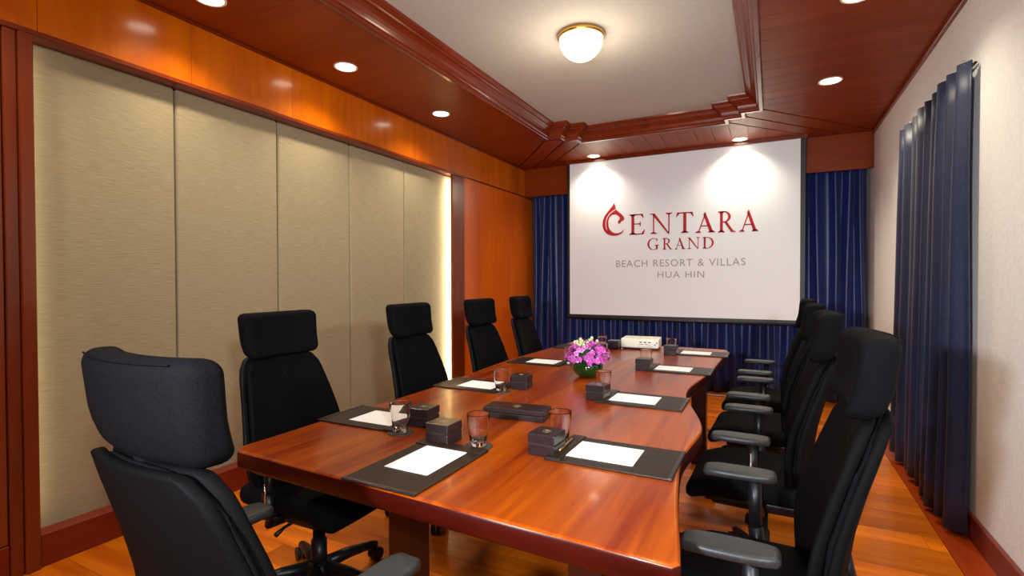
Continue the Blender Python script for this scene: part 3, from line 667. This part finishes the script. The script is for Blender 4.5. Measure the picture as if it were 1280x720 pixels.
def emblem(bm, z, r):
    lathe(bm, [(r, z), (r, z + 0.0006), (r * 0.84, z + 0.0006), (r * 0.84, z)], 20, close=True)
    for k in range(5):
        a = PI / 2 + (k - 2) * 0.5; p = [(0, -r * .5), (math.cos(a - .16) * r * .5, math.sin(a - .16) * r * .5 - r * .1), (math.cos(a) * r * .72, math.sin(a) * r * .72 - r * .1), (math.cos(a + .16) * r * .5, math.sin(a + .16) * r * .5 - r * .1)]
        prism(p, z, z + 0.0006, bm)
    return bm
obj('gold_emblem', emblem(bmesh.new(), 0.0725, 0.014), 'gold', lid)
glp = empty('water_glass', (0, 0, 0))
bm = bmesh.new(); SG = 32
outp = [(0.0, 0.002), (0.024, 0.0), (0.028, 0.003), (0.030, 0.018), (0.0335, 0.045), (0.038, 0.080), (0.0405, 0.108), (0.0400, 0.1105), (0.0392, 0.108), (0.0367, 0.080), (0.0322, 0.045), (0.0275, 0.022), (0.018, 0.016), (0.0, 0.015)]
lathe(bm, outp, SG)
for v in bm.verts:      # facets pressed into the thick foot
    if v.co.z < 0.042 and v.co.xy.length > 0.02:
        a = math.atan2(v.co.y, v.co.x); k = 1 - 0.06 * (0.5 + 0.5 * math.cos(8 * a)) * (1 - v.co.z / 0.042); v.co.x *= k; v.co.y *= k
obj('tumbler', bm, 'glass', glp, True)
bm = bmesh.new(); lathe(bm, [(0, 0), (0.048, 0), (0.049, 0.002), (0.048, 0.004), (0, 0.004)], 28); coap = obj('coaster', bm, 'coaster', None, False)
bm = bmesh.new(); tube(bm, [(0, -0.068, 0), (0, -0.062, 0), (0, 0.05, 0), (0, 0.066, 0), (0, 0.07, 0)], [0.001, 0.004, 0.0045, 0.0042, 0.002], 8); penp = obj('pen', bm, 'pen', None, True)
used = set()
def place(src, x, y, z, rz, label, cat, group):
    c = src if src.name not in used else copy_tree(src)
    used.add(src.name)
    c.location = (x, y, z); c.rotation_euler = (0, 0, rz); tag(c, label, cat, group); return c
R_ = math.radians
# (pad centre, turn, paper offset along the pad, box xy, glass xy, words, pen)
sets = [
 ('at the near short end of the table', (-0.965, 1.255), R_(0), (-1.033, 1.480, 0.0), (-0.895, 1.487), ''),
 ('nearest on the left side of the table', (-1.455, 1.600), -PI / 2 + R_(1), (-1.228, 1.620, R_(6)), (-1.238, 1.492), ''),
 ('second along the left side of the table', (-1.430, 2.355), -PI / 2, (-1.180, 2.405, R_(5)), (-1.232, 2.275), ''),
 ('third along the left side, beside the flower bowl', (-1.440, 3.230), -PI / 2, (-1.18, 3.33, 0.0), (-1.222, 3.235), ''),
 ('at the far left corner of the table', (-1.450, 4.085), -PI / 2, (-1.165, 4.135, 0.0), (-1.247, 4.060), ''),
 ('nearest on the right side of the table', (-0.445, 1.600), PI / 2, (-0.660, 1.535, R_(-2)), (-0.655, 1.640), 'P'),
 ('second along the right side of the table', (-0.540, 2.400), PI / 2, (-0.742, 2.350, R_(-3)), (-0.752, 2.470), 'P'),
 ('third along the right side, in front of the projector', (-0.518, 3.330), PI / 2, (-0.722, 3.250, 0.0), (-0.735, 3.365), ''),
 ('farthest on the right side, by the wavy table edge', (-0.483, 4.130), PI / 2, (-0.685, 4.000, 0.0), (-0.700, 4.115), '')]
for where, (px, py), rz, bx, g, pen in sets:
    place(padp, px, py, TZ, rz, 'brown leather desk pad ' + where, 'desk pad', 'leather desk pads on the table')
    d = Vector((-math.sin(rz), math.cos(rz))); off = 0.035
    place(papp, px + d.x * off, py + d.y * off, TZ + 0.0068, rz, 'white sheet on the desk pad ' + where, 'paper', 'blank sheets on the desk pads')
    if pen:
        q = Vector((px, py)) + d * 0.172
        place(penp, q.x, q.y, TZ + 0.0162, rz + PI / 2 + R_(2), 'bronze pen on the pad ' + where, 'pen', 'pens on the desk pads')
    place(boxp, bx[0], bx[1], TZ, bx[2], 'square leather box at the place ' + where, 'box', 'square leather boxes on the table')
    onpad = 0.0
    place(coap, g[0], g[1], TZ + (0.0122 if False else 0.0002), 0, 'round coaster under the glass ' + where, 'coaster', 'round coasters on the table')
    place(glp, g[0], g[1], TZ + 0.0045, random.uniform(0, 1), 'clear empty tumbler, ' + where, 'glass', 'water glasses on the table')
# long box
lb = empty('stationery_box', (-0.945, 1.885, TZ), R_(6), 'long flat dark leather box with gold emblem in the middle of the table', 'box')
obj('box_body', rbox(0.262, 0.105, 0.024, 0.003, (1, 1, 1), 1, lambda x, y, z: (x, y, z + 0.012)), 'boxl', lb)
ll = obj('box_lid', rbox(0.266, 0.109, 0.020, 0.003, (1, 1, 1), 1, lambda x, y, z: (x, y, z + 0.0355)), 'boxl', lb)
obj('gold_emblem', emblem(bmesh.new(), 0.0455, 0.017), 'gold', ll)

# projector
pj = empty('projector', (-0.975, 4.285, TZ), R_(5), 'cream white data projector with rear ports towards the camera', 'projector')
obj('casing', rbox(0.305, 0.230, 0.075, 0.010, (2, 2, 1), 3, lambda x, y, z: (x, y, z + 0.0515)), 'projw', pj, True)
obj('base_plate', rbox(0.290, 0.215, 0.012, 0.004, (1, 1, 1), 1, lambda x, y, z: (x, y, z + 0.011)), 'port', pj)
for (fx, fy_) in ((-0.12, -0.085), (0.12, -0.085), (0.0, 0.085)):
    bm = bmesh.new(); lathe(bm, [(0, 0), (0.011, 0), (0.011, 0.007), (0, 0.007)], 10, c=(fx, fy_, 0)); obj('foot', bm, 'port', pj)
for (x0, x1, z0, z1) in ((0.000, 0.020, .058, .066), (0.034, 0.056, .058, .066), (0.068, 0.090, .058, .066), (0.132, 0.142, .055, .064), (-0.004, 0.03, .042, .046), (0.045, 0.052, .041, .047), (0.060, 0.068, .041, .047), (0.078, 0.084, .041, .047), (0.118, 0.128, .038, .048)):
    obj('port', bbox(x0, x1, -0.1165, -0.113, z0, z1), 'port', pj)
obj('vent_strip', bbox(-0.01, 0.11, -0.1160, -0.114, .027, .029), 'port', pj)
bm = bmesh.new(); lathe(bm, [(0.0, 0.0), (0.026, 0.0), (0.030, 0.012), (0.022, 0.012), (0.018, 0.004), (0, 0.004)], 20)
bmesh.ops.rotate(bm, verts=bm.verts[:], cent=(0, 0, 0), matrix=Matrix.Rotation(-PI / 2, 3, 'X')); bmesh.ops.translate(bm, verts=bm.verts[:], vec=(0.07, 0.113, 0.05)); obj('lens_ring', bm, 'port', pj, True)

# flower bowl
fv = empty('flower_bowl', (-0.968, 2.865, TZ), 0, 'round glass bowl lined with green leaves, packed with magenta orchids', 'flower arrangement')
bm = bmesh.new(); lathe(bm, [(0, 0), (0.045, 0.0), (0.068, 0.014), (0.086, 0.040), (0.091, 0.060), (0.085, 0.082), (0.077, 0.094), (0.074, 0.092), (0.082, 0.078), (0.086, 0.060), (0.080, 0.040), (0.060, 0.016), (0, 0.008)], 36)
obj('bowl', bm, 'greenglass', fv, True)
def petal_bm(bm, mtx, L_=0.018, w_=0.007, lift=0.5):
    pts = [(0, 0, 0), (-w_ * .6, L_ * .35, 0.002), (-w_, L_ * .7, 0.001), (0, L_, -0.001), (w_, L_ * .7, 0.001), (w_ * .6, L_ * .35, 0.002), (0, L_ * .5, 0.0045)]
    v = [bm.verts.new(mtx @ Vector(p)) for p in pts]
    for a, b in ((0, 1), (1, 2), (2, 3), (3, 4), (4, 5), (5, 0)): bm.faces.new((v[a], v[b], v[6]))
def blossom_mesh(mat):
    bm = bmesh.new()
    for k in range(5):
        m4 = Matrix.Rotation(2 * PI * k / 5, 4, 'Z') @ Matrix.Rotation(0.45, 4, 'X'); petal_bm(bm, m4, 0.021 if k % 2 else 0.018, 0.0075)
    for f in bm.faces: f.material_index = 0
    m4 = Matrix.Rotation(1.1, 4, 'X'); n0 = len(bm.faces); petal_bm(bm, m4, 0.010, 0.005); bm.faces.ensure_lookup_table()
    for f in bm.faces[n0:]: f.material_index = 1
    me = bpy.data.meshes.new('blossom'); bm.to_mesh(me); bm.free(); me.materials.append(M[mat]); me.materials.append(M['pink' if mat == 'magenta' else 'magenta']); return me
b1, b2 = blossom_mesh('magenta'), blossom_mesh('pink')
bm = bmesh.new(); lathe(bm, [(0, 0.004), (0.005, 0.001), (0.006, -0.004), (0.003, -0.010), (0, -0.012)], 8); budm = bpy.data.meshes.new('bud'); bm.to_mesh(budm); bm.free(); budm.materials.append(M['bud'])
rnd = random.Random(5)
for i in range(150):
    a = rnd.uniform(0, 2 * PI); u = rnd.uniform(-0.25, 1.0); s = math.sqrt(max(0, 1 - u * u)) if u > 0 else 1 + u * 0.1
    rr = rnd.uniform(0.86, 1.10)
    p = Vector((0.118 * s * math.cos(a) * rr, 0.105 * s * math.sin(a) * rr, 0.120 + 0.085 * u * rr))
    d = Vector((p.x, p.y, (p.z - 0.09) * 0.9)).normalized(); q = (d + Vector((rnd.uniform(-.5, .5), rnd.uniform(-.5, .5), rnd.uniform(-.4, .4)))).to_track_quat('Z', 'Y').to_euler()
    o = mesh_obj('blossom', b1 if rnd.random() < 0.68 else b2, fv, p, q); k = rnd.uniform(0.85, 1.25); o.scale = (k, k, k)
for i in range(24):
    a = rnd.uniform(1.9, 4.0) if i < 16 else rnd.uniform(0, 6.28); s = rnd.uniform(0.02, 0.085)
    p = Vector((s * math.cos(a), s * math.sin(a) * .8, 0.190 + rnd.uniform(0, 0.030))); o = mesh_obj('bud', budm, fv, p, (rnd.uniform(-.5, .5), rnd.uniform(-.5, .5), 0)); o.scale = (1.5, 1.5, 1.5)
for k, (x, y, z) in enumerate(((0.025, 0.0, 0.235), (0.012, 0.0, 0.222), (-0.045, 0.0, 0.225), (0.028, 0.005, 0.210))):
    o = mesh_obj('bud', budm, fv, (x, y, z)); o.scale = (1.7, 1.7, 1.7)
bm = bmesh.new()
for i in range(18):
    a = rnd.uniform(0, 6.28); tube(bm, [(0.02 * math.cos(a), 0.02 * math.sin(a), 0.03), (0.05 * math.cos(a), 0.05 * math.sin(a), 0.10), (0.085 * math.cos(a), 0.08 * math.sin(a), 0.15)], 0.0016, 4)
tube(bm, [(0.01, 0, 0.1), (0.018, 0, 0.18), (0.026, 0, 0.235)], 0.0015, 4); tube(bm, [(-0.02, 0, 0.1), (-0.035, 0, 0.18), (-0.045, 0, 0.225)], 0.0015, 4)
obj('stems', bm, 'leaf', fv)
bm = bmesh.new(); bmesh.ops.create_icosphere(bm, subdivisions=3, radius=1); 
for v in bm.verts: v.co = Vector((v.co.x * 0.085, v.co.y * 0.078, 0.12 + v.co.z * 0.055)) * (1 + 0.12 * noise.noise(v.co * 3))
obj('foliage_core', bm, 'leaf', fv, True)

# ------------------------------------------------------------------ small things on the floor
bm = bmesh.new(); lathe(bm, [(0, 0.006), (0.045, 0.006), (0.052, 0.003), (0.054, 0.0), (0, 0)], 24)
o = obj('floor_socket', bm, 'port'); o.location = (-0.53, 4.72, 0.0005); tag(o, 'round dark floor socket cover on the timber under the far table edge', 'socket')
bm = bmesh.new(); pts = [(-1.0 + 0.075 * i, 6.20 + 0.035 * math.sin(i * 1.9) + 0.02 * math.sin(i * .7), 0.006 + 0.008 * max(0, math.sin(i * 2.3))) for i in range(13)]
tube(bm, spline and pts, 0.005, 6); o = obj('power_cable', bm, 'cable', None, True); tag(o, 'thin white cable lying on the floor along the foot of the blue curtain', 'cable')
